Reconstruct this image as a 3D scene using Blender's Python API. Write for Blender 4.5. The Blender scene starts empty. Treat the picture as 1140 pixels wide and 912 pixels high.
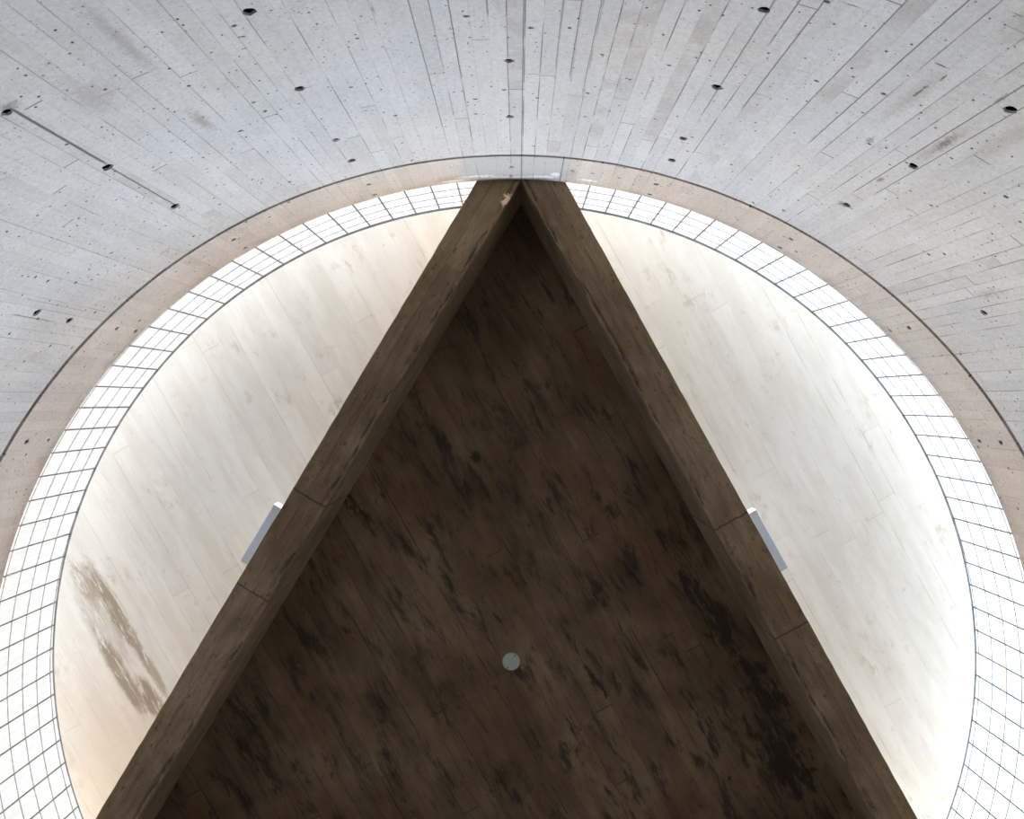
import bpy, bmesh, math, random
from mathutils import Vector, Matrix
random.seed(7)
S = bpy.context.scene
C = S.collection
PI = math.pi

# ------------------------------------------------------------------ measures
R = 3.83                 # inner radius of the tower
WALL_T = 0.62
Z_GROOVE = 6.908
Z_TOP = 7.485            # top of the wall = underside of the beams
A0 = math.radians(1.0)   # direction of the beam triangle's apex
D_IN, D_OUT = 1.915, 2.185   # beam faces, measured from the tower's axis
def z_slab(y): return 8.32 + 0.03 * y        # the roof falls slightly

# ------------------------------------------------------------------ camera
F = 904.0
zc = Vector((6.5, -8.0, F)).normalized()
xc = (Vector((1, 0, 0)) - zc.x * zc).normalized()
yc = zc.cross(xc)
def cam2world(v): return Vector((v.dot(xc), v.dot(yc), v.dot(zc)))
X = cam2world(Vector((1, 0, 0))); Y = cam2world(Vector((0, -1, 0))); Z = cam2world(Vector((0, 0, -1)))
cam = bpy.data.cameras.new('camera'); camo = bpy.data.objects.new('camera', cam); C.objects.link(camo)
camo.matrix_world = Matrix(((X.x, Y.x, Z.x, 0.043), (X.y, Y.y, Z.y, -2.22), (X.z, Y.z, Z.z, 1.6), (0, 0, 0, 1)))
cam.sensor_width = 36; cam.lens = F * 36 / 1140; cam.clip_start = 0.05
S.camera = camo

# ------------------------------------------------------------------ world, light levels, exposure
SKY_L, SKY_R = 23.5, 26.0       # sky over the left and the right
ZENITH_L, ZENITH_R = 0.90, 2.0              # the sky higher up, dimmer than its bright hazy rim
GROUND_L, GROUND_R = 1.9, 3.0             # sunlit ground outside, seen through the glass from above
C_SKY_L, C_SKY_R, C_GROUND = (1.0, 0.96, 0.935), (0.875, 0.95, 1.07), (0.94, 1.0, 0.985)
def make_world():
    w = bpy.data.worlds.new('sky'); S.world = w; w.use_nodes = True
    g = G.__new__(G); g.nt = w.node_tree
    bg = g.nt.nodes['Background']
    n = g.nt.nodes.new('ShaderNodeTexCoord'); x, y, z = g.split(n.outputs['Generated'])
    side = x.ramp(-0.7, 0.7)
    sky = side * (SKY_R - SKY_L) + SKY_L
    gro = side * (GROUND_R - GROUND_L) + GROUND_L
    zen = side * (ZENITH_R - ZENITH_L) + ZENITH_L
    k = z.ramp(0.42, 0.72)
    sky = sky * (1.0 - k) + zen * k
    h = z.ramp(-0.03, 0.03)
    g.nt.links.new(g.mix(h, C_GROUND, g.mix(side, C_SKY_L, C_SKY_R)), bg.inputs[0])
    g.nt.links.new((gro * (1.0 - h) + sky * h).s, bg.inputs[1])
S.view_settings.view_transform = 'Standard'; S.view_settings.look = 'None'
S.view_settings.exposure = 0.0; S.view_settings.gamma = 1.0; S.view_settings.use_curve_mapping = False
S.cycles.use_denoising = True
S.cycles.max_bounces = 10; S.cycles.diffuse_bounces = 7; S.cycles.transparent_max_bounces = 32
S.cycles.sample_clamp_indirect = 8

# ------------------------------------------------------------------ node helpers
class V:
    """a value (socket) that can be used in arithmetic"""
    def __init__(s, g, sock): s.g, s.s = g, sock
    def _m(s, op, o=None, o2=None):
        n = s.g.nt.nodes.new('ShaderNodeMath'); n.operation = op
        for k, q in enumerate((s, o, o2)):
            if q is None: continue
            if isinstance(q, V): s.g.nt.links.new(q.s, n.inputs[k])
            else: n.inputs[k].default_value = q
        return V(s.g, n.outputs[0])
    def __add__(s, o): return s._m('ADD', o)
    __radd__ = __add__
    def __mul__(s, o): return s._m('MULTIPLY', o)
    __rmul__ = __mul__
    def __sub__(s, o): return s._m('SUBTRACT', o)
    def __rsub__(s, o): return (s * -1.0) + o
    def __truediv__(s, o): return s._m('DIVIDE', o)
    def abs(s): return s._m('ABSOLUTE')
    def floor(s): return s._m('FLOOR')
    def round(s): return s._m('ROUND')
    def fract(s): return s._m('FRACT')
    def min(s, o): return s._m('MINIMUM', o)
    def max(s, o): return s._m('MAXIMUM', o)
    def pow(s, o): return s._m('POWER', o)
    def sqrt(s): return s._m('SQRT')
    def gt(s, o): return s._m('GREATER_THAN', o)
    def ramp(s, a, b, lo=0.0, hi=1.0):
        n = s.g.nt.nodes.new('ShaderNodeMapRange'); n.interpolation_type = 'SMOOTHSTEP'
        if a > b: a, b, lo, hi = b, a, hi, lo
        s.g.nt.links.new(s.s, n.inputs[0])
        for k, q in enumerate((a, b, lo, hi)): n.inputs[k + 1].default_value = q
        return V(s.g, n.outputs[0])

class G:
    def __init__(s, name):
        s.m = bpy.data.materials.new(name); s.m.use_nodes = True
        s.nt = s.m.node_tree; s.nt.nodes.clear()
        s.out = s.nt.nodes.new('ShaderNodeOutputMaterial')
        s.b = s.nt.nodes.new('ShaderNodeBsdfPrincipled'); s.nt.links.new(s.b.outputs[0], s.out.inputs[0])
        s.b.inputs['Roughness'].default_value = 0.85; s.b.inputs['Specular IOR Level'].default_value = 0.25
    def uv(s):
        n = s.nt.nodes.new('ShaderNodeUVMap'); n.uv_map = 'UVMap'; return s.split(n.outputs[0])
    def obj(s):
        n = s.nt.nodes.new('ShaderNodeTexCoord'); return s.split(n.outputs['Object'])
    def split(s, sock):
        n = s.nt.nodes.new('ShaderNodeSeparateXYZ'); s.nt.links.new(sock, n.inputs[0])
        return [V(s, o) for o in n.outputs]
    def vec(s, x, y, z=0.0):
        n = s.nt.nodes.new('ShaderNodeCombineXYZ')
        for k, q in enumerate((x, y, z)):
            if isinstance(q, V): s.nt.links.new(q.s, n.inputs[k])
            else: n.inputs[k].default_value = q
        return n.outputs[0]
    def noise(s, vec, scale=1.0, detail=4.0, rough=0.55, dist=0.0):
        n = s.nt.nodes.new('ShaderNodeTexNoise'); s.nt.links.new(vec, n.inputs['Vector'])
        n.inputs['Scale'].default_value = scale; n.inputs['Detail'].default_value = detail
        n.inputs['Roughness'].default_value = rough; n.inputs['Distortion'].default_value = dist
        return V(s, n.outputs[0])
    def white(s, vec):
        n = s.nt.nodes.new('ShaderNodeTexWhiteNoise'); n.noise_dimensions = '3D'; s.nt.links.new(vec, n.inputs['Vector'])
        q = s.nt.nodes.new('ShaderNodeSeparateColor'); s.nt.links.new(n.outputs['Color'], q.inputs[0])
        return [V(s, o) for o in q.outputs]
    def voronoi(s, vec, scale, rnd=1.0):
        n = s.nt.nodes.new('ShaderNodeTexVoronoi'); n.voronoi_dimensions = '2D'; s.nt.links.new(vec, n.inputs['Vector'])
        n.inputs['Scale'].default_value = scale; n.inputs['Randomness'].default_value = rnd
        q = s.nt.nodes.new('ShaderNodeSeparateColor'); s.nt.links.new(n.outputs['Color'], q.inputs[0])
        return V(s, n.outputs['Distance']), [V(s, o) for o in q.outputs]
    def mix(s, fac, a, b, mode='MIX'):
        n = s.nt.nodes.new('ShaderNodeMix'); n.data_type = 'RGBA'; n.blend_type = mode
        ins = [i for i in n.inputs if i.enabled]
        for q, i in ((fac, n.inputs[0]), (a, n.inputs[6]), (b, n.inputs[7])):
            if isinstance(q, V): s.nt.links.new(q.s, i)
            elif isinstance(q, (int, float)): i.default_value = q
            elif isinstance(q, tuple): i.default_value = q + (1.0,)
            else: s.nt.links.new(q, i)
        return n.outputs[2]
    def mul(s, col, f):
        n = s.nt.nodes.new('ShaderNodeVectorMath'); n.operation = 'SCALE'
        s.nt.links.new(col, n.inputs[0]); s.nt.links.new(f.s, n.inputs['Scale']); return n.outputs[0]
    def color(s, col): s.nt.links.new(col, s.b.inputs['Base Color'])
    def bump(s, h, strength=0.4, dist=0.004):
        n = s.nt.nodes.new('ShaderNodeBump'); n.inputs['Strength'].default_value = strength; n.inputs['Distance'].default_value = dist
        s.nt.links.new(h.s, n.inputs['Height']); s.nt.links.new(n.outputs[0], s.b.inputs['Normal'])
    def blot(s, x, y, x0, y0, a, b, warp=None, soft=0.5, rot=None):
        """soft-edged patch round (x0, y0) with half axes a, b; rot turns its first axis"""
        dx, dy = x - x0, y - y0
        if rot:
            c_, s_ = math.cos(rot), math.sin(rot)
            dx, dy = dx * c_ + dy * s_, dy * c_ - dx * s_
        dx, dy = dx / a, dy / b
        d = (dx * dx + dy * dy).sqrt()
        if warp is not None: d = d + warp
        return d.ramp(1.0, 1.0 - soft)

make_world()

def plain(name, col, rough=0.6, metal=0.0, spec=0.4, var=0.06, scale=30):
    g = G(name); x, y, z = g.obj()
    n = g.noise(g.vec(x, y, z), scale, 4)
    g.color(g.mix(n.ramp(0.3, 0.7), tuple(c * (1 - var) for c in col), tuple(min(1, c * (1 + var)) for c in col)))
    g.b.inputs['Roughness'].default_value = rough; g.b.inputs['Metallic'].default_value = metal
    g.b.inputs['Specular IOR Level'].default_value = spec
    return g.m

# board-marked concrete: x runs across the boards, y along them
def boards(g, x, y, width, length, x_off, line_w, seed=0.0):
    q = (x - x_off) / width
    i = q.floor(); e = q.round()
    r = g.white(g.vec(i, seed, 1.3)); re = g.white(g.vec(e, seed, 7.7))
    de = (q - e).abs() * width
    k = y / (length) + r[0] * 5.0
    j = k.round(); dj = (k - j).abs() * length
    rj = g.white(g.vec(i, j, seed + 3.1)); piece = g.white(g.vec(i, k.floor(), seed + 9.4))
    wob = g.noise(g.vec(x * 1.5, y * 2.2, e * 3.7), 1.6, 3)
    edge = de.ramp(line_w, line_w * 0.25) * (re[0].ramp(0.05, 0.95, 0.12, 1.0)) * wob.ramp(0.32, 0.62)
    butt = dj.ramp(line_w * 1.3, line_w * 0.4) * rj[0].gt(0.35) * rj[1].ramp(0, 1, 0.35, 1.0)
    return edge, butt, piece, r

def pores(g, x, y, cell, rmax, keep, stretch=1.0, warp=0.0):
    d, c = g.voronoi(g.vec(x, y * stretch), 1.0 / cell)
    rad = c[1].pow(2.5) * (rmax / cell) + 0.02
    return (d / rad).ramp(1.1, 0.55) * c[0].gt(1.0 - keep)

# ---- tower wall
def wall_material(name, base, warm, band):
    g = G(name); u, v, _ = g.uv()
    vec3 = g.vec(u, v)
    edge, butt, piece, r = boards(g, u, v, 0.0775, 1.75, -0.004, 0.0042)
    big = g.noise(vec3, 0.55, 5, 0.6)
    mid = g.noise(g.vec(u * 2.6, v * 0.8), 1.5, 5, 0.62)
    fine = g.noise(vec3, 85, 3, 0.7)
    cloud = g.noise(vec3, 4.2, 6, 0.65)
    col = g.mix(big.ramp(0.38, 0.64), base, warm)
    tone = (piece[0] - 0.5) * 0.10 + (mid - 0.5) * 0.22 + (cloud - 0.5) * 0.22 + (fine - 0.5) * 0.34 + 1.0
    speck = g.noise(vec3, 38, 4, 0.75)
    tone = tone + (speck - 0.5) * 0.60 + (g.noise(g.vec(u * 60, v * 7), 1.0, 3, 0.6) - 0.5) * 0.14
    col = g.mul(col, tone)
    # boards with a rusty or sooty cast
    cast = (piece[1].gt(0.90) * cloud.ramp(0.40, 0.62)) * 0.33
    col = g.mix(cast, col, (0.30, 0.255, 0.215))
    wob0 = (g.noise(vec3, 70, 3, 0.7) - 0.5) * 0.018
    p1 = pores(g, u, v, 0.045, 0.0068, 0.55, 0.9)
    p2 = pores(g, u + 3.3 + wob0, v + 1.7 + wob0, 0.15, 0.013, 0.36, 1.3)
    p4 = pores(g, u + 5.7, v + 0.4, 0.021, 0.0030, 0.40, 1.0)
    clus = g.noise(g.vec(u, v, 4.4), 3.0, 2).ramp(0.60, 0.68)
    p3 = pores(g, u + 9.1, v, 0.026, 0.006, 0.5, 1.6) * clus
    p1 = p1 * g.noise(vec3, 5.5, 3, 0.6).ramp(0.40, 0.55, 0.3, 1.0)
    pore = p1.max(p2).max(p3 * 0.8).max(p4 * 0.7)
    line = (edge * u.ramp(-1.6, 0.1, 0.62, 1.12)).min(1.0).max(butt)
    # speckled dark grain
    sp = fine.ramp(0.30, 0.24) * 0.4
    wp = (g.noise(vec3, 34, 7, 0.75) - 0.5) * 6.0
    wq = (g.noise(g.vec(u * 30, v * 9), 1.0, 5, 0.7) - 0.5) * 1.7
    if not band:
        dark = line * 0.74
        # open joints along one board edge: a strong one, and two long thinner ones
        jw = (g.noise(g.vec(u * 3, v * 6), 2.5, 4) - 0.5) * 0.010
        for (u0, v0, v1, hw, st) in ((-1.968, 4.66, 5.40, 0.010, 0.85), (-1.975, 5.40, 6.20, 0.007, 0.75),
                                     (0.0665, 2.5, 6.90, 0.0036, 0.75), (-0.0055, 5.45, 6.20, 0.004, 0.6), (0.2985, 2.5, 5.6, 0.0042, 0.7),
                                     (-0.082, 3.0, 5.0, 0.006, 0.6), (0.224, 3.0, 5.5, 0.004, 0.6),
                                     (-0.236, 3.0, 5.6, 0.0045, 0.7), (-0.392, 3.0, 6.3, 0.0042, 0.65), (0.376, 3.0, 5.8, 0.004, 0.6),
                                     (1.932, 4.0, 6.0, 0.0045, 0.75), (1.545, 3.8, 5.7, 0.0045, 0.75), (1.39, 3.8, 5.6, 0.004, 0.7),
                                     (1.157, 3.6, 5.6, 0.0045, 0.75), (1.00, 3.6, 5.8, 0.004, 0.7), (2.01, 4.2, 5.9, 0.004, 0.7), (-3.02, 6.02, 6.4, 0.006, 0.6), (-2.9, 6.0, 6.6, 0.004, 0.4)):
            seg = ((u - u0 + jw * 0.5).abs()).ramp(hw, hw * 0.3) * v.ramp(v0 - 0.03, v0 + 0.03) * v.ramp(v1 + 0.05, v1 - 0.05)
            dark = dark.max(seg * st)
        for (u0, v0, a, b, st) in ((1.70, 4.86, 0.008, 0.085, 0.85), (1.715, 4.70, 0.007, 0.035, 0.8), (1.968, 5.12, 0.028, 0.12, 0.55),
                                   (1.953, 5.716, 0.018, 0.05, 0.75), (1.955, 6.21, 0.035, 0.05, 0.6), (1.93, 4.66, 0.012, 0.06, 0.7),
                                   (1.25, 4.50, 0.06, 0.006, 0.7), (1.67, 4.64, 0.045, 0.007, 0.8), (1.69, 4.22, 0.03, 0.007, 0.8),
                                   (-0.54, 4.86, 0.010, 0.07, 0.5),
                                   (-1.962, 4.66, 0.05, 0.05, 0.55), (2.86, 6.04, 0.05, 0.16, 0.30),
                                   (1.74, 5.40, 0.02, 0.06, 0.5)):
            dark = dark.max(g.blot(u, v, u0, v0, a, b, wp * 0.55, 0.9) * st)
        for (u0, v0, a, b, st) in ((-1.457, 4.62, 0.045, 0.42, 0.42), (-1.483, 5.42, 0.045, 0.20, 0.55), (-1.72, 4.86, 0.13, 0.22, 0.30),
                                   (1.70, 4.90, 0.05, 0.36, 0.32), (1.968, 5.15, 0.04, 0.30, 0.45), (2.10, 4.9, 0.06, 0.5, 0.25), (1.75, 4.2, 0.08, 0.3, 0.35),
                                   (-0.03, 4.7, 0.06, 0.5, 0.25), (-3.0, 6.4, 0.3, 0.4, 0.2)):
            col = g.mix(g.blot(u, v, u0, v0, a, b, wp * 0.35, 0.9) * st, col, (0.27, 0.225, 0.19))
    else:
        dark = line * 0.42
        # lime streaks and dirt above the beams' bearing
        near = g.blot(u, v, 0.03, 7.2, 0.44, 0.7, None, 0.25)
        col = g.mix(near, col, (0.50, 0.50, 0.49))
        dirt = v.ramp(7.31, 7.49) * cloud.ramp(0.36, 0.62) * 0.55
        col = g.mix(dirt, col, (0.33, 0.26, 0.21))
        col = g.mix(g.blot(u, v, 0.42, 7.22, 0.05, 0.13, wp * 0.5, 0.8) * 0.5, col, (0.40, 0.31, 0.25))
        col = g.mix(g.blot(u, v, -0.45, 7.38, 0.14, 0.10, wp * 0.5, 0.8) * 0.55, col, (0.38, 0.29, 0.23))
        for (u0, v0, a, b) in ((-0.24, 7.37, 0.20, 0.045), (0.02, 7.41, 0.34, 0.035), (0.22, 7.385, 0.14, 0.045), (0.31, 7.31, 0.045, 0.075), (0.54, 7.37, 0.10, 0.04), (-0.42, 7.43, 0.12, 0.025)):
            col = g.mix(g.blot(u, v, u0, v0, a, b, wp * 0.5, 0.8) * 0.95, col, (0.88, 0.93, 0.98))
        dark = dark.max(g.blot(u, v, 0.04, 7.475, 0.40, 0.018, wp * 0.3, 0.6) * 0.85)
        dark = dark.max((u - 0.345).abs().ramp(0.006, 0.002) * 0.7).max((u - 0.0665).abs().ramp(0.005, 0.002) * 0.7)
    col = g.mix(dark, col, (0.085, 0.072, 0.066))
    col = g.mix(pore * 0.95, col, (0.055, 0.05, 0.05))
    col = g.mix(sp, col, (0.14, 0.13, 0.125))
    g.color(col)
    g.bump((1.0 - line * 0.8 - pore) + (fine - 0.5) * 0.35 + piece[2] * 0.5, 0.35, 0.003)
    return g.m

# ---- brown raw concrete of the beams, and the stained soffit with shade in its colour: s along the boards, t across
def brown_material(name, kind):
    g = G(name)
    if kind == 'beam':
        s, t, zz = g.obj()
        y3 = g.vec(s, t, zz)
        q = t + zz * 0.8
        edge, butt, piece, r = boards(g, q, s, 0.135, 2.4, 0.02, 0.006, 5.0)
        a, b = (0.185, 0.131, 0.078), (0.26, 0.192, 0.122)
        stretch = g.noise(g.vec(s * 1.6, q * 9.0, zz * 2.0), 1.6, 6, 0.66)
        grain = g.noise(g.vec(s * 4, q * 55, zz * 4), 1.0, 4, 0.6)
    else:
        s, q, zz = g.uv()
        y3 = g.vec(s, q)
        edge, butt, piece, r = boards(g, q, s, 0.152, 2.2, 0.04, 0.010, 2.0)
        a, b = (0.100, 0.064, 0.036), (0.172, 0.118, 0.070)  # same slab as the pale ceiling; shade between the beams put into this brown
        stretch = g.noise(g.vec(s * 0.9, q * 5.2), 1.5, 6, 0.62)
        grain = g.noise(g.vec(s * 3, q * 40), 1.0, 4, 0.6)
    cloud = g.noise(y3, 3.6, 9, 0.72)
    big = g.noise(y3, 1.0, 4, 0.55)
    fine = g.noise(y3, 120, 2, 0.6)
    col = g.mix(big.ramp(0.36, 0.64), a, b)
    tone = (piece[0] - 0.5) * 0.32 + (stretch - 0.5) * 1.2 + (cloud - 0.5) * 1.0 + (grain - 0.5) * 0.7 + (fine - 0.5) * 0.6 + 1.0
    col = g.mul(col, tone.max(0.15))
    spots = g.noise(y3, 16, 5, 0.7).ramp(0.60, 0.72)
    wp = (g.noise(y3, 9, 8, 0.75) - 0.5) * 3.0
    rust = g.noise(g.vec(s * 0.8, q * 2.4, 5.5), 1.7, 6, 0.7).ramp(0.50, 0.68)
    col = g.mix(rust * 0.45, col, (0.20, 0.125, 0.062) if kind == 'beam' else (0.17, 0.098, 0.048))
    if kind == 'beam':
        # dirty arris, blotches and fine cracks
        ar = (t - 0.112).abs().ramp(0.034, 0.004) * g.noise(g.vec(s * 5, q * 30, zz), 1.0, 5, 0.7).ramp(0.45, 0.60)
        spots = g.noise(g.vec(s * 9, t * 16, zz * 9), 1.6, 7, 0.76).ramp(0.55, 0.68)
        dark = (spots * 0.75).max(ar * 0.95).max(edge * 0.6).max(g.noise(g.vec(s * 2.2, t * 7.0, zz * 5), 2.0, 8, 0.75).ramp(0.56, 0.72) * 0.6)
        dk = (0.045, 0.032, 0.022)
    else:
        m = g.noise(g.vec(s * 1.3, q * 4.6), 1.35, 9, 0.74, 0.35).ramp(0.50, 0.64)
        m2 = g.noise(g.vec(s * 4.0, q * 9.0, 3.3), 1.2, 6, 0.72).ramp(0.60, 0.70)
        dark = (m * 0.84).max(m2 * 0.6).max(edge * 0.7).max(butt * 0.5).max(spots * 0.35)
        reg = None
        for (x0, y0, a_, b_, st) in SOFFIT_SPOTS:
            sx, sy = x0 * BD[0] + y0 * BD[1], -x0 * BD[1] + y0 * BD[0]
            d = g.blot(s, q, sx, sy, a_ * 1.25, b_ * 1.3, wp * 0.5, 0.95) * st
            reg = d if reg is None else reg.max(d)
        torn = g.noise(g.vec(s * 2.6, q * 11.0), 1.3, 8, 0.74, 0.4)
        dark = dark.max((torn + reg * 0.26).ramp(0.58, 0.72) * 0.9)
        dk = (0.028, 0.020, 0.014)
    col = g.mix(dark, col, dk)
    if kind == 'beam':
        n = g.nt.nodes.new('ShaderNodeObjectInfo'); idx = V(g, n.outputs['Object Index'])
        left, right = (idx - 1.0).abs().ramp(0.5, 0.4), (idx - 2.0).abs().ramp(0.5, 0.4)
        jw = (g.noise(g.vec(s * 2, t * 10, zz), 2.0, 4) - 0.5) * 0.03
        for (who, s0, st) in ((left, BEAM_SEAMS[0], 0.7), (left, BEAM_SEAMS[1], 0.8), (right, BEAM_SEAMS[2], 0.75), (right, BEAM_SEAMS[3], 0.8)):
            col = g.mix(((s - s0 + jw).abs().ramp(0.010, 0.003)) * who * st, col, dk)
        # a chip of clean aggregate on the left beam, a rusty patch on the right one, close to their bearing
        pass_chip = g.blot(s, t, CHIP[0], CHIP[1], 0.052, 0.032, (g.noise(y3, 30, 6, 0.8) - 0.5) * 5.0, 0.35) * left * zz.ramp(Z_TOP + 0.03, Z_TOP + 0.01)
        col = g.mix(pass_chip, col, (0.95, 0.72, 0.52))
        col = g.mix(g.blot(s, t, RUST[0], RUST[1], 0.12, 0.05, wp * 0.7, 0.8) * right * 0.6, col, (0.20, 0.105, 0.06))
    g.color(col)
    g.bump((1.0 - edge * 0.8 - spots * 0.6) + (cloud - 0.5) * 1.2 + (fine - 0.5) * 0.4 + piece[2] * 0.5, 0.5, 0.004)
    return g.m

# ---- pale roof slab: UV = (along boards, across boards)
def ceiling_material():
    g = G('pale_limewashed_concrete'); s, q, _ = g.uv()
    y3 = g.vec(s, q)
    edge, butt, piece, r = boards(g, q, s, 0.152, 2.2, 0.04, 0.006, 2.0)
    st1 = g.noise(g.vec(s * 0.9, q * 4.5), 1.5, 7, 0.68)
    cloud = g.noise(y3, 2.4, 7, 0.66)
    grit = g.noise(y3, 30, 5, 0.7)
    col = g.mix(st1.ramp(0.40, 0.60), (0.86, 0.87, 0.86), (0.80, 0.80, 0.775))
    tone = (piece[0] - 0.5) * 0.07 + (cloud - 0.5) * 0.10 + (grit - 0.5) * 0.05 + 1.0
    col = g.mul(col, tone)
    wear = cloud.ramp(0.53, 0.66) * g.noise(g.vec(s * 3, q * 8), 1.6, 6, 0.7).ramp(0.47, 0.62)
    col = g.mix(wear * 0.62, col, (0.56, 0.50, 0.42))
    col = g.mix(g.noise(y3, 11, 6, 0.72).ramp(0.58, 0.72) * 0.42, col, (0.50, 0.45, 0.36))
    blu = g.noise(g.vec(s * 1.2, q * 2.2, 7.0), 1.0, 4).ramp(0.56, 0.70) * 0.35
    col = g.mix(blu, col, (0.84, 0.87, 0.90))
    col = g.mix(edge * 0.34, col, (0.38, 0.35, 0.31)); col = g.mix(butt * 0.25, col, (0.38, 0.35, 0.31))
    wp = (g.noise(g.vec(s * 5, q * 9), 1.6, 7, 0.74) - 0.5) * 2.2
    wood = g.noise(g.vec(s * 4.0, q * 26.0), 1.0, 7, 0.75, 0.6)
    def at(x0, y0): return x0 * BD[0] + y0 * BD[1], -x0 * BD[1] + y0 * BD[0]
    # warm tint where the wash is worn thin, on the left towards the far side
    sx, sy = at(-3.25, 0.85); col = g.mix(g.blot(s, q, sx, sy, 1.5, 0.85, wp * 0.3, 0.95) * 0.58, col, (0.72, 0.61, 0.51))
    # two torn brown strips
    for (x0, y0, a, b, f) in ((-3.31, -0.50, 0.60, 0.085, 0.95), (-3.02, -0.02, 0.40, 0.055, 0.7), (-3.26, 0.05, 0.52, 0.085, 0.9), (-3.03, 0.24, 0.26, 0.10, 0.95),
                              (-3.55, -0.72, 0.28, 0.10, 0.7), (-2.85, 0.42, 0.22, 0.06, 0.6), (-3.40, -0.35, 0.5, 0.16, 0.35)):
        sx, sy = at(x0, y0)
        col = g.mix(g.blot(s, q, sx, sy, a, b, wp * 0.5, 0.55) * wood.ramp(0.38, 0.50) * f, col, (0.36, 0.30, 0.235))
    g.color(col)
    g.bump((1.0 - edge * 0.8) + (grit - 0.5) * 0.4 + piece[2] * 0.6, 0.3, 0.003)
    return g.m

# ------------------------------------------------------------------ mesh helpers
def link(name, bm, mat, parent=None, smooth=False):
    me = bpy.data.meshes.new(name); bm.normal_update(); bm.to_mesh(me); bm.free()
    if smooth:
        for p in me.polygons: p.use_smooth = True
    if mat: me.materials.append(mat)
    o = bpy.data.objects.new(name, me); C.objects.link(o)
    if parent: o.parent = parent
    return o
def structure(o): o['kind'] = 'structure'; return o
def tag(o, label, cat, group=None):
    o['label'] = label; o['category'] = cat
    if group: o['group'] = group
    return o
def empty(name, loc, rot=0.0):
    o = bpy.data.objects.new(name, None); C.objects.link(o); o.location = loc; o.rotation_euler = (0, 0, rot)
    o.empty_display_size = 0.1; return o
def pol(a, r, z=0.0): return Vector((math.sin(a) * r, -math.cos(a) * r, z))     # a = 0: the side of the wall nearest the camera

def box(bm, x0, x1, y0, y1, z0, z1, bev=0.0):
    b2 = bmesh.new()
    vs = [b2.verts.new((x, y, z)) for z in (z0, z1) for y in (y0, y1) for x in (x0, x1)]
    for f in ((0, 2, 3, 1), (4, 5, 7, 6), (0, 1, 5, 4), (2, 6, 7, 3), (0, 4, 6, 2), (1, 3, 7, 5)): b2.faces.new([vs[k] for k in f])
    if bev: bmesh.ops.bevel(b2, geom=b2.edges[:], offset=bev, segments=2, profile=0.6, affect='EDGES')
    merge(bm, b2)
def merge(bm, b2):
    me = bpy.data.meshes.new('tmp'); b2.to_mesh(me); b2.free(); bm.from_mesh(me); bpy.data.meshes.remove(me)

def ring(profile, n=720):
    """closed lathe of a profile [(radius, z)...], UV in metres (arc, height)"""
    bm = bmesh.new(); uvl = bm.loops.layers.uv.new('UVMap')
    m = len(profile)
    grid = [[bm.verts.new(pol(-PI + 2 * PI * i / n, r, z)) for (r, z) in profile] for i in range(n)]
    for i in range(n):
        a0 = -PI + 2 * PI * i / n; a1 = -PI + 2 * PI * (i + 1) / n
        for k in range(m):
            k2 = (k + 1) % m
            f = bm.faces.new((grid[i][k], grid[(i + 1) % n][k], grid[(i + 1) % n][k2], grid[i][k2]))
            zs = (profile[k][1], profile[k][1], profile[k2][1], profile[k2][1])
            for l, a, z in zip(f.loops, (a0, a1, a1, a0), zs): l[uvl].uv = (a * R, z)
    bmesh.ops.recalc_face_normals(bm, faces=bm.faces[:])
    return bm

def cone(bm, a, z, r0, r1, depth, start, jit, cap_out, n=14):
    """a cone let into the wall at angle a, height z; jit = irregular rim"""
    c = pol(a, R); rad = pol(a, 1.0); tan = Vector((math.cos(a), math.sin(a), 0)); up = Vector((0, 0, 1))
    rings = []
    for (d, rr) in ((start, r0), (depth * 0.5, (r0 + r1) / 2), (depth, r1)):
        rings.append([bm.verts.new(c + rad * d + (tan * math.cos(2 * PI * k / n) + up * math.sin(2 * PI * k / n)) * rr * jit[k] + up * z) for k in range(n)])
    for A, B in zip(rings, rings[1:]):
        for k in range(n): bm.faces.new((A[k], A[(k + 1) % n], B[(k + 1) % n], B[k]))
    bm.faces.new(rings[-1])
    if cap_out: bm.faces.new(rings[0][::-1])

def cut(o, cutter_bm):
    co = link('cutter', cutter_bm, None)
    md = o.modifiers.new('holes', 'BOOLEAN'); md.operation = 'DIFFERENCE'; md.solver = 'EXACT'; md.object = co
    dg = bpy.context.evaluated_depsgraph_get(); dg.update()
    me = bpy.data.meshes.new_from_object(o.evaluated_get(dg)); o.modifiers.clear()
    old = o.data; o.data = me; bpy.data.meshes.remove(old)
    cm = co.data; bpy.data.objects.remove(co); bpy.data.meshes.remove(cm)

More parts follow.
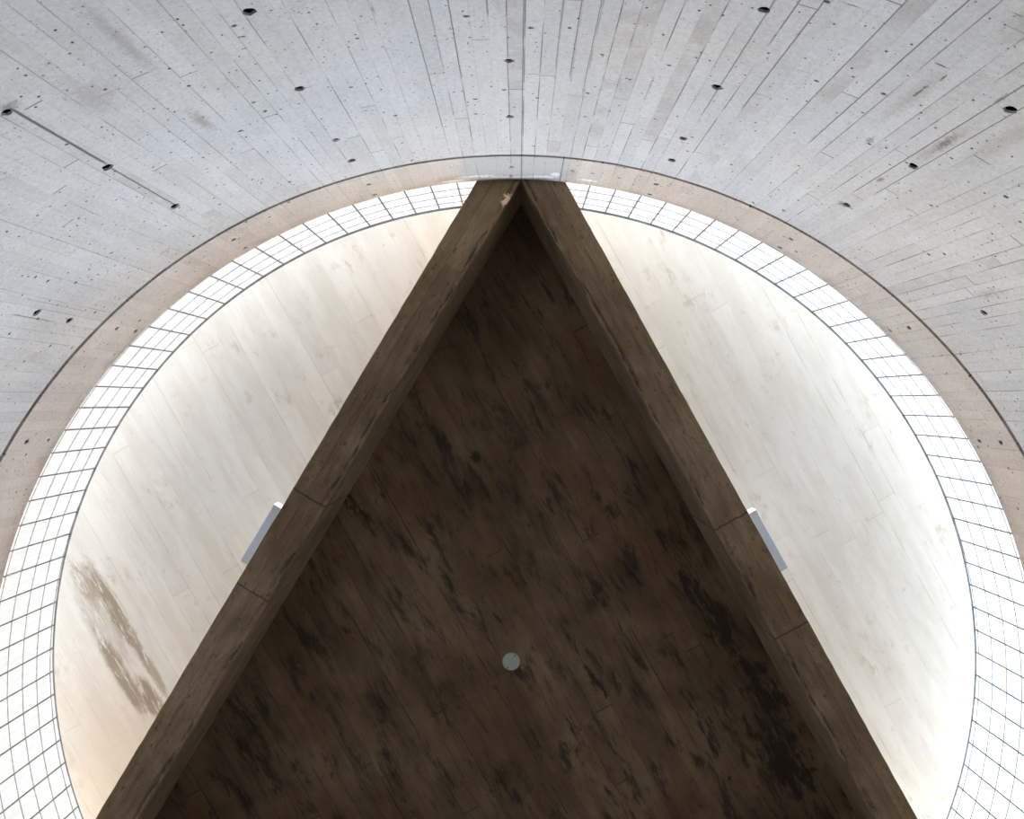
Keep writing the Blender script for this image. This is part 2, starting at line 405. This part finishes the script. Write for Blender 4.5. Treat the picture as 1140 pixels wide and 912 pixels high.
# ------------------------------------------------------------------ directions and places used by the materials
BA = A0 + math.radians(-30.0) + PI        # boards run along the right-hand beam
RB = math.radians(29.0)
BD = (math.sin(RB), math.cos(RB))         # unit vector along the boards, in plan
SOFFIT_SPOTS = ((0.22, -1.30, 0.10, 0.05, 0.8), (0.96, -0.87, 0.30, 0.10, 0.75), (1.25, -1.05, 0.16, 0.07, 0.85), (0.70, 0.10, 0.24, 0.05, 0.9),
                (-0.30, -1.76, 0.07, 0.05, 0.85), (-0.03, -1.73, 0.04, 0.04, 0.8), (-1.26, -1.30, 0.25, 0.10, 0.6), (1.70, -0.42, 0.5, 0.16, 0.85),
                (2.08, 0.18, 0.6, 0.18, 0.9), (0.52, 0.49, 0.22, 0.05, 0.7), (-0.52, -0.72, 0.16, 0.06, 0.75), (2.25, 0.75, 0.6, 0.30, 0.9),
                (0.03, 0.02, 0.14, 0.09, 0.75), (-0.15, -0.45, 0.30, 0.05, 0.6), (0.59, -0.80, 0.20, 0.07, 0.6), (0.29, -1.39, 0.12, 0.04, 0.7),
                (-1.7, -0.3, 0.3, 0.14, 0.55), (-2.2, 0.6, 0.6, 0.2, 0.6), (1.45, -0.75, 0.4, 0.12, 0.8), (1.6, 0.5, 0.5, 0.12, 0.6), (-0.5, 0.5, 0.5, 0.06, 0.5))
def beam_axes(k):            # k = -1 left, +1 right, 0 the far one; outward normal and along direction
    a = {-1: A0 - PI / 3, 1: A0 + PI / 3, 0: A0 + PI}[k]
    n = pol(a, 1.0); t = Vector((-n.y, n.x, 0))
    return a, n, t
def beam_local(k, x, y):     # plan point -> (along, across) in the beam's own axes
    a, n, t = beam_axes(k); mid = n * (D_IN + D_OUT) / 2
    p = Vector((x, y, 0)) - mid
    return p.dot(t), -p.dot(n)
BEAM_SEAMS = (beam_local(-1, -1.83, -0.80)[0], beam_local(-1, -1.455, -1.515)[0], beam_local(1, 1.614, -1.374)[0], beam_local(1, 2.051, -0.58)[0])
CHIP = beam_local(-1, -0.032, -3.688); RUST = beam_local(1, 0.228, -3.603)

# ------------------------------------------------------------------ materials
M_WALL = wall_material('board_marked_grey_concrete', (0.57, 0.58, 0.605), (0.605, 0.59, 0.575), False)
M_BAND = wall_material('board_marked_beige_concrete', (0.58, 0.52, 0.475), (0.63, 0.59, 0.555), True)
M_BEAM = brown_material('brown_raw_concrete', 'beam')
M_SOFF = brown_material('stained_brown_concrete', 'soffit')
M_CEIL = ceiling_material()
M_HOLE = plain('dark_hole_mortar', (0.020, 0.014, 0.011), 0.95, 0, 0.1, 0.3, 60)
M_SEAL = plain('brown_joint_filler', (0.070, 0.048, 0.038), 0.9, 0, 0.2, 0.35, 25)
M_MORTAR = plain('grey_mortar', (0.20, 0.19, 0.19), 0.9, 0, 0.2, 0.2, 40)
M_GASKET = plain('dark_grey_flashing', (0.07, 0.075, 0.078), 0.7, 0, 0.3, 0.3, 8)
M_FLOOR = None

def glass_material():
    """clear pressed glass with faint ribs: passes the daylight of the sky outside, a little milky"""
    g = G('pressed_glass'); u, v, _ = g.uv()
    rib = g.noise(g.vec(u * 26, v * 1.5), 1.0, 3, 0.5)
    ed = g.noise(g.vec(u * 3, v * 3), 1.4, 4)
    f = (rib.ramp(0.38, 0.58, 0.80, 1.0) * ed.ramp(0.3, 0.7, 0.90, 1.0)).min(1.0)
    nt = g.nt; g.nt.nodes.remove(g.b)
    tr = nt.nodes.new('ShaderNodeBsdfTransparent'); nt.links.new(g.mix(f, (0.60, 0.66, 0.70), (0.97, 0.985, 0.985)), tr.inputs[0])
    tl = nt.nodes.new('ShaderNodeBsdfTranslucent'); tl.inputs[0].default_value = (0.9, 0.93, 0.95, 1)
    gl = nt.nodes.new('ShaderNodeBsdfGlossy'); gl.inputs['Roughness'].default_value = 0.12
    m1 = nt.nodes.new('ShaderNodeMixShader'); m1.inputs[0].default_value = 0.022
    nt.links.new(tr.outputs[0], m1.inputs[1]); nt.links.new(tl.outputs[0], m1.inputs[2])
    m2 = nt.nodes.new('ShaderNodeMixShader'); m2.inputs[0].default_value = 0.04
    nt.links.new(m1.outputs[0], m2.inputs[1]); nt.links.new(gl.outputs[0], m2.inputs[2])
    nt.links.new(m2.outputs[0], g.out.inputs[0])
    return g.m
M_GLASS = glass_material()

# ------------------------------------------------------------------ setting: floor and wall
bm = bmesh.new()
n = 96
top = [bm.verts.new(pol(2 * PI * k / n, R + 0.3, 0)) for k in range(n)]; bot = [bm.verts.new(pol(2 * PI * k / n, R + 0.3, -0.2)) for k in range(n)]
bm.faces.new(top); bm.faces.new(bot[::-1])
for k in range(n): bm.faces.new((top[k], bot[k], bot[(k + 1) % n], top[(k + 1) % n]))
bmesh.ops.recalc_face_normals(bm, faces=bm.faces[:])
g = G('dark_screed'); x, y, z = g.obj(); nn = g.noise(g.vec(x, y), 1.4, 6)
g.color(g.mix(nn.ramp(0.35, 0.65), (0.16, 0.13, 0.10), (0.22, 0.185, 0.15))); g.b.inputs['Roughness'].default_value = 0.6
structure(link('floor', bm, g.m))

wall_lower = structure(link('wall_lower', ring([(R, 0), (R, Z_GROOVE - 0.019), (R + WALL_T, Z_GROOVE - 0.019), (R + WALL_T, 0)]), M_WALL))
wall_upper = structure(link('wall_upper', ring([(R, Z_GROOVE + 0.019), (R, Z_TOP), (R + WALL_T, Z_TOP), (R + WALL_T, Z_GROOVE + 0.019)]), M_BAND))
structure(link('trim_1', ring([(R + 0.022, Z_GROOVE - 0.019), (R + 0.022, Z_GROOVE + 0.019), (R + WALL_T - 0.02, Z_GROOVE + 0.019), (R + WALL_T - 0.02, Z_GROOVE - 0.019)], 360), M_SEAL))

# formwork tie holes: columns one metre apart
ROWS = {0: (5.444, 6.191, 7.17, 7.39), 1: (3.93, 4.69, 5.44, 6.19, 6.59, 7.14, 7.405), 2: (4.69, 5.43, 6.19, 7.135, 7.40), 3: (5.44, 6.195, 7.125, 7.39), 4: (6.19, 7.095, 7.352)}
lower_cut, upper_cut = bmesh.new(), bmesh.new()
for k in range(-4, 5):
    for z in ROWS[abs(k)]:
        if k == 3 and z > 6.19 and z < 6.2: z = 6.233
        u = k * 0.993 + random.uniform(-0.008, 0.008); a = u / R
        up = z > Z_GROOVE
        r0 = (0.019 if up else 0.026) * random.uniform(0.9, 1.12)
        jit = [random.uniform(0.82, 1.16) for _ in range(14)]
        cone(upper_cut if up else lower_cut, a, z, r0 * 1.05, r0 * 0.72, 0.062, -0.02, jit, True)
        b = bmesh.new(); cone(b, a, z, r0, r0 * 0.66, 0.056, 0.004, jit, False)
        bmesh.ops.recalc_face_normals(b, faces=b.faces[:])
        for f in b.faces: f.normal_flip()
        link('tie_hole', b, M_HOLE, wall_upper if up else wall_lower)
    if k == -3:
        u = k * 0.997; z = 6.544
        jit = [random.uniform(0.85, 1.12) for _ in range(14)]
        cone(lower_cut, u / R, z, 0.026, 0.017, 0.062, -0.02, jit, True)
        b = bmesh.new(); cone(b, u / R, z, 0.0245, 0.016, 0.056, 0.004, jit, False); link('tie_hole', b, M_HOLE, wall_lower)
for o, cb in ((wall_lower, lower_cut), (wall_upper, upper_cut)):
    bmesh.ops.recalc_face_normals(cb, faces=cb.faces[:]); cut(o, cb)

# ------------------------------------------------------------------ setting: the roof slab
R_SLAB = R - 0.010
def slab(name, pts, mat, dz=0.0, thick=0.25):
    bm = bmesh.new(); uvl = bm.loops.layers.uv.new('UVMap')
    lo = [bm.verts.new((p[0], p[1], z_slab(p[1]) + dz)) for p in pts]
    hi = [bm.verts.new((p[0], p[1], z_slab(p[1]) + dz + thick)) for p in pts]
    m = len(pts)
    bm.faces.new(lo[::-1]); bm.faces.new(hi)
    for k in range(m): bm.faces.new((lo[k], lo[(k + 1) % m], hi[(k + 1) % m], hi[k]))
    bmesh.ops.recalc_face_normals(bm, faces=bm.faces[:])
    for f in bm.faces:
        for l in f.loops:
            p = l.vert.co; l[uvl].uv = (p.x * BD[0] + p.y * BD[1], -p.x * BD[1] + p.y * BD[0])
    return structure(link(name, bm, mat))
dmid = (D_IN + D_OUT) / 2
def segment(a_mid):          # the part of the disc outside one beam
    h = math.acos(dmid / R_SLAB)
    return [pol(a_mid - h + 2 * h * k / 120, R_SLAB) for k in range(121)]
slab('ceiling_left', segment(A0 - PI / 3), M_CEIL)
slab('ceiling_right', segment(A0 + PI / 3), M_CEIL)
slab('ceiling_far', segment(A0 + PI), M_CEIL)
half = 0.5 * (2 * PI / 3 - 2 * math.acos(dmid / R_SLAB))      # half the corner arc left at each vertex
core = []
for k in range(3):
    av = A0 + k * 2 * PI / 3
    core += [pol(av - half + 2 * half * j / 8, R_SLAB) for j in range(9)]
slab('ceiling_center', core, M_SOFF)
# dark flashing strip closing the gap between slab and glass
def trim_ring():
    bm = bmesh.new(); n = 480; prof = ((R_SLAB + 0.001, 0.004), (R + 0.012, 0.012), (R + 0.012, 0.10), (R_SLAB + 0.001, 0.10))
    grid = []
    for i in range(n):
        a = 2 * PI * i / n
        grid.append([bm.verts.new((pol(a, r).x, pol(a, r).y, z_slab(pol(a, r).y) + z)) for r, z in prof])
    for i in range(n):
        for k in range(4): bm.faces.new((grid[i][k], grid[(i + 1) % n][k], grid[(i + 1) % n][(k + 1) % 4], grid[i][(k + 1) % 4]))
    bmesh.ops.recalc_face_normals(bm, faces=bm.faces[:])
    return bm
structure(link('trim_2', trim_ring(), M_GASKET))

# ------------------------------------------------------------------ setting: glass block windows between the beams
ROW0, ROWH, NROW = 7.562 - 0.189, 0.189, 7
def glass_window(name, a_start, pitch, phase, a_end, gmat=None):
    """blocks of angular width pitch; joints at phase + k*pitch, clipped to a_start..a_end"""
    RI, RO = R + 0.016, R + 0.10
    bm = bmesh.new(); uvl = bm.loops.layers.uv.new('UVMap')
    mb = bmesh.new()
    k0 = math.floor((a_start - phase) / pitch); k1 = math.ceil((a_end - phase) / pitch)
    jw, jz = 0.0055, 0.0030
    for k in range(k0, k1):
        al, ar = max(a_start, phase + k * pitch), min(a_end, phase + (k + 1) * pitch)
        if ar - al < 0.012: continue
        da = jw / R
        for r_ in range(NROW):
            zb, zt = ROW0 + r_ * ROWH, ROW0 + (r_ + 1) * ROWH
            if zt < Z_TOP: continue
            zb = max(zb, Z_TOP - 0.004)
            b2 = []
            i_ = 0.008
            outer = [(al + da, zb + jz), (ar - da, zb + jz), (ar - da, zt - jz), (al + da, zt - jz)]
            inner = [(al + da + i_ / R, zb + jz + i_), (ar - da - i_ / R, zb + jz + i_), (ar - da - i_ / R, zt - jz - i_), (al + da + i_ / R, zt - jz - i_)]
            if inner[2][1] <= inner[0][1]: inner = [((o[0] + i[0]) / 2, (outer[0][1] + outer[2][1]) / 2 + (0.001 if j > 1 else -0.001)) for j, (o, i) in enumerate(zip(outer, inner))]
            V0 = [bm.verts.new(pol(a, RI + 0.02, z)) for a, z in outer]
            V1 = [bm.verts.new(pol(a, RI + 0.005, z)) for a, z in outer]
            V2 = [bm.verts.new(pol(a, RI, z)) for a, z in inner]
            fs = [bm.faces.new(V2)]
            for j in range(4):
                j2 = (j + 1) % 4
                fs.append(bm.faces.new((V1[j], V1[j2], V2[j2], V2[j]))); fs.append(bm.faces.new((V0[j], V0[j2], V1[j2], V1[j])))
            for f in fs:
                for l in f.loops:
                    p = l.vert.co; l[uvl].uv = (math.atan2(p.x, -p.y) * R, p.z)
    # normals towards the axis
    for f in bm.faces:
        f.normal_update()
    bmesh.ops.recalc_face_normals(bm, faces=bm.faces[:])
    for f in bm.faces:
        c = f.calc_center_median()
        if abs(f.normal.z) < 0.3 and f.normal.dot(Vector((c.x, c.y, 0))) > 0.3 * R: f.normal_flip()
    z0, z1 = Z_TOP, ROW0 + NROW * ROWH
    r0, r1, da = RI + 0.006, RI + 0.012, jw / R
    def bar(al, ar, zb, zt):
        vs = [mb.verts.new(pol(a, r, z)) for z in (zb, zt) for r in (r0, r1) for a in (al, ar)]
        for f in ((0, 2, 3, 1), (4, 5, 7, 6), (0, 1, 5, 4), (2, 6, 7, 3), (0, 4, 6, 2), (1, 3, 7, 5)): mb.faces.new([vs[q] for q in f])
    cols = [a_start] + [phase + k * pitch for k in range(k0, k1 + 1) if a_start + 0.012 < phase + k * pitch < a_end - 0.012] + [a_end]
    for a in cols: bar(a - da, a + da, z0, z1)
    for al, ar in zip(cols, cols[1:]):
        for r_ in range(NROW + 1):
            z = ROW0 + r_ * ROWH
            if z > Z_TOP: bar(al + da, ar - da, z - 0.0021, z + 0.0021)
    bmesh.ops.recalc_face_normals(mb, faces=mb.faces[:])
    win = structure(link(name, mb, M_MORTAR))
    blocks = link('glass_blocks', bm, M_GLASS, win)
    return win
dg_ = math.radians
edge_a = math.radians(60) - math.acos((D_OUT - 0.02) / R)        # where a beam's outer face meets the glass, from the vertex
glass_window('window_1', A0 - 2 * PI / 3 + edge_a, dg_(2.912), dg_(-6.04), A0 - edge_a)
glass_window('window_2', A0 + edge_a, dg_(2.832), dg_(8.558), A0 + 2 * PI / 3 - edge_a)
glass_window('window_3', A0 + 2 * PI / 3 + edge_a, dg_(2.9), dg_(180), A0 + 4 * PI / 3 - edge_a)

# ------------------------------------------------------------------ the three beams of the triangle
R_END = R + 0.28
def beam(k, name):
    a, n, t = beam_axes(k); mid = n * dmid
    hw = (D_OUT - D_IN) / 2
    # mitred ends: the bisector through each corner of the triangle
    li, lo = D_IN / math.tan(PI / 6) - 0.0006, D_OUT / math.tan(PI / 6) - 0.0006
    NS = 90
    bm = bmesh.new()
    zt = z_slab(0)
    secs = []
    for i in range(NS + 1):
        f = -1 + 2 * i / NS
        j = lambda: random.uniform(-0.0022, 0.0022) * (0 if i in (0, NS) else 1)
        si, so = f * li, f * lo
        def top(s, off): return z_slab((mid + t * s - n * off).y) - 0.001
        ch = 0.008
        pts = [(so, -hw, top(so, -hw)), (so, -hw + j(), Z_TOP + 0.003), (so, -hw + 0.002 + j(), Z_TOP + 0.001), (si, hw - ch + j(), Z_TOP + 0.001), (si, hw + j(), Z_TOP + ch + j()), (si, hw, top(si, hw))]
        pts = [(f * ((dmid - y) / math.tan(PI / 6) - 0.0012), y, z) for _, y, z in pts]      # every point stops at the mitre
        secs.append([bm.verts.new(p) for p in pts])
    m = 6
    for A, B in zip(secs, secs[1:]):
        for q in range(m): bm.faces.new((A[q], B[q], B[(q + 1) % m], A[(q + 1) % m]))
    bm.faces.new(secs[0]); bm.faces.new(secs[-1][::-1])
    bmesh.ops.recalc_face_normals(bm, faces=bm.faces[:])
    o = link(name, bm, M_BEAM)
    # local x = along t, local y = -n (towards the axis)
    o.matrix_world = Matrix(((t.x, -n.x, 0, mid.x), (t.y, -n.y, 0, mid.y), (0, 0, 1, 0), (0, 0, 0, 1)))
    return o
def corner_light_stop(k):       # unseen box added to stop sky light leaking through the mitre
    av = A0 + k * 2 * PI / 3; c = pol(av, D_OUT / 0.5 + 0.001)
    b = bmesh.new(); box(b, -0.1, 0.1, 0.0, 0.07, Z_TOP + 0.0005, z_slab(c.y) + 0.1, 0.004)
    z1 = max(z_slab(pol(av, r).y) for r in (R, 4.45)) + 0.012
    box(b, -0.05, 0.05, R + 0.014 - c.length, 0.07, z1, z1 + 0.12, 0.004)      # unseen cap added over the mitre against light from above
    o = structure(link('trim_%d' % (3 + k), b, M_SEAL)); n = pol(av, 1.0)
    o.matrix_world = Matrix(((n.y, n.x, 0, c.x), (-n.x, n.y, 0, c.y), (0, 0, 1, 0), (0, 0, 0, 1)))
for k in range(3): corner_light_stop(k)
bl = beam(-1, 'concrete_beam'); bl.pass_index = 1; bl['kind'] = 'thing'
tag(bl, 'brown concrete beam rising from lower left to the apex, chipped pale near its top', 'beam', None)
br = beam(1, 'concrete_beam.001'); br.pass_index = 2; br['kind'] = 'thing'
tag(br, 'brown concrete beam rising from lower right to the apex, no pale chip near its top', 'beam', None)
bf = beam(0, 'ceiling_beam'); structure(bf)

# ------------------------------------------------------------------ strip lights on the beams' outer faces
M_ALU = plain('pale_blue_grey_aluminium', (0.54, 0.69, 0.86), 0.5, 0.0, 0.5, 0.03, 12)
M_WHITE = plain('white_enamel', (0.86, 0.88, 0.90), 0.45, 0, 0.5, 0.02, 20)
g = G('lit_opal_diffuser'); g.b.inputs['Base Color'].default_value = (0.9, 0.93, 0.95, 1)
g.b.inputs['Emission Color'].default_value = (0.93, 0.97, 1.0, 1); g.b.inputs['Emission Strength'].default_value = 6.0
M_LAMP = g.m
def strip_light(k, p0, p1, label, name):
    a, n, t = beam_axes(k)
    s0, s1 = sorted((beam_local(k, *p0)[0], beam_local(k, *p1)[0]))
    c = n * (D_OUT + 0.004) + t * (s0 + s1) / 2; L = (s1 - s0) / 2
    root = empty(name, (c.x, c.y, 7.60))
    root.matrix_world = Matrix(((t.x, n.x, 0, c.x), (t.y, n.y, 0, c.y), (0, 0, 1, 7.60), (0, 0, 0, 1)))
    b = bmesh.new(); box(b, -L + 0.006, L - 0.006, 0.018, 0.078, 0, 0.10, 0.003); link('housing', b, M_ALU, root)
    for sx in (-1, 1):
        b = bmesh.new(); x0, x1 = sorted((sx * (L - 0.006), sx * L)); box(b, x0, x1, 0.012, 0.081, -0.002, 0.115, 0.0015); link('end_cap', b, M_WHITE, root)
    b = bmesh.new(); box(b, -L + 0.006, L - 0.006, 0.022, 0.074, 0.10, 0.112, 0.003); link('diffuser', b, M_LAMP, root)
    for sx in (-0.6, 0.6):
        b = bmesh.new(); box(b, sx * L - 0.02, sx * L + 0.02, 0.0, 0.020, 0.02, 0.09, 0.002); link('bracket', b, M_WHITE, root)
    tag(root, label, 'light', None)
    return root
strip_light(-1, (-1.966, -1.007), (-1.711, -1.434), 'blue-grey strip light on the outer side of the left beam', 'strip_light')
strip_light(1, (1.77, -1.411), (2.03, -0.986), 'pale blue strip light on the outer side of the right beam', 'strip_light.001')

# ------------------------------------------------------------------ round cover plate in the dark soffit
M_PLATE = plain('grey_green_painted_plate', (0.36, 0.41, 0.36), 0.6, 0, 0.4, 0.06, 60)
M_SCREW = plain('dark_screw', (0.03, 0.03, 0.03), 0.6, 0.3, 0.4)
px, py = -0.012, -0.072
pr = empty('cover_plate', (px, py, z_slab(py)))
def disc(bm, x, y, r, z0, z1, n=48, ch=0.004):
    ringsz = ((r, z1), (r, z0 + ch), (r - ch, z0))
    rs = [[bm.verts.new((x + math.cos(2 * PI * k / n) * rr, y + math.sin(2 * PI * k / n) * rr, z)) for k in range(n)] for rr, z in ringsz]
    for A, B in zip(rs, rs[1:]):
        for k in range(n): bm.faces.new((A[k], A[(k + 1) % n], B[(k + 1) % n], B[k]))
    bm.faces.new(rs[-1]); bm.faces.new(rs[0][::-1]); bmesh.ops.recalc_face_normals(bm, faces=bm.faces[:])
b = bmesh.new(); disc(b, 0, 0, 0.073, -0.014, 0.0); link('plate', b, M_PLATE, pr)
for (sx, sy) in ((0.030, -0.052), (-0.030, 0.052)):
    b = bmesh.new(); disc(b, sx, sy, 0.006, -0.017, -0.013, 12, 0.001); link('screw', b, M_SCREW, pr)
tag(pr, 'small round grey-green cover plate fixed in the dark soffit between the beams', 'cover plate')
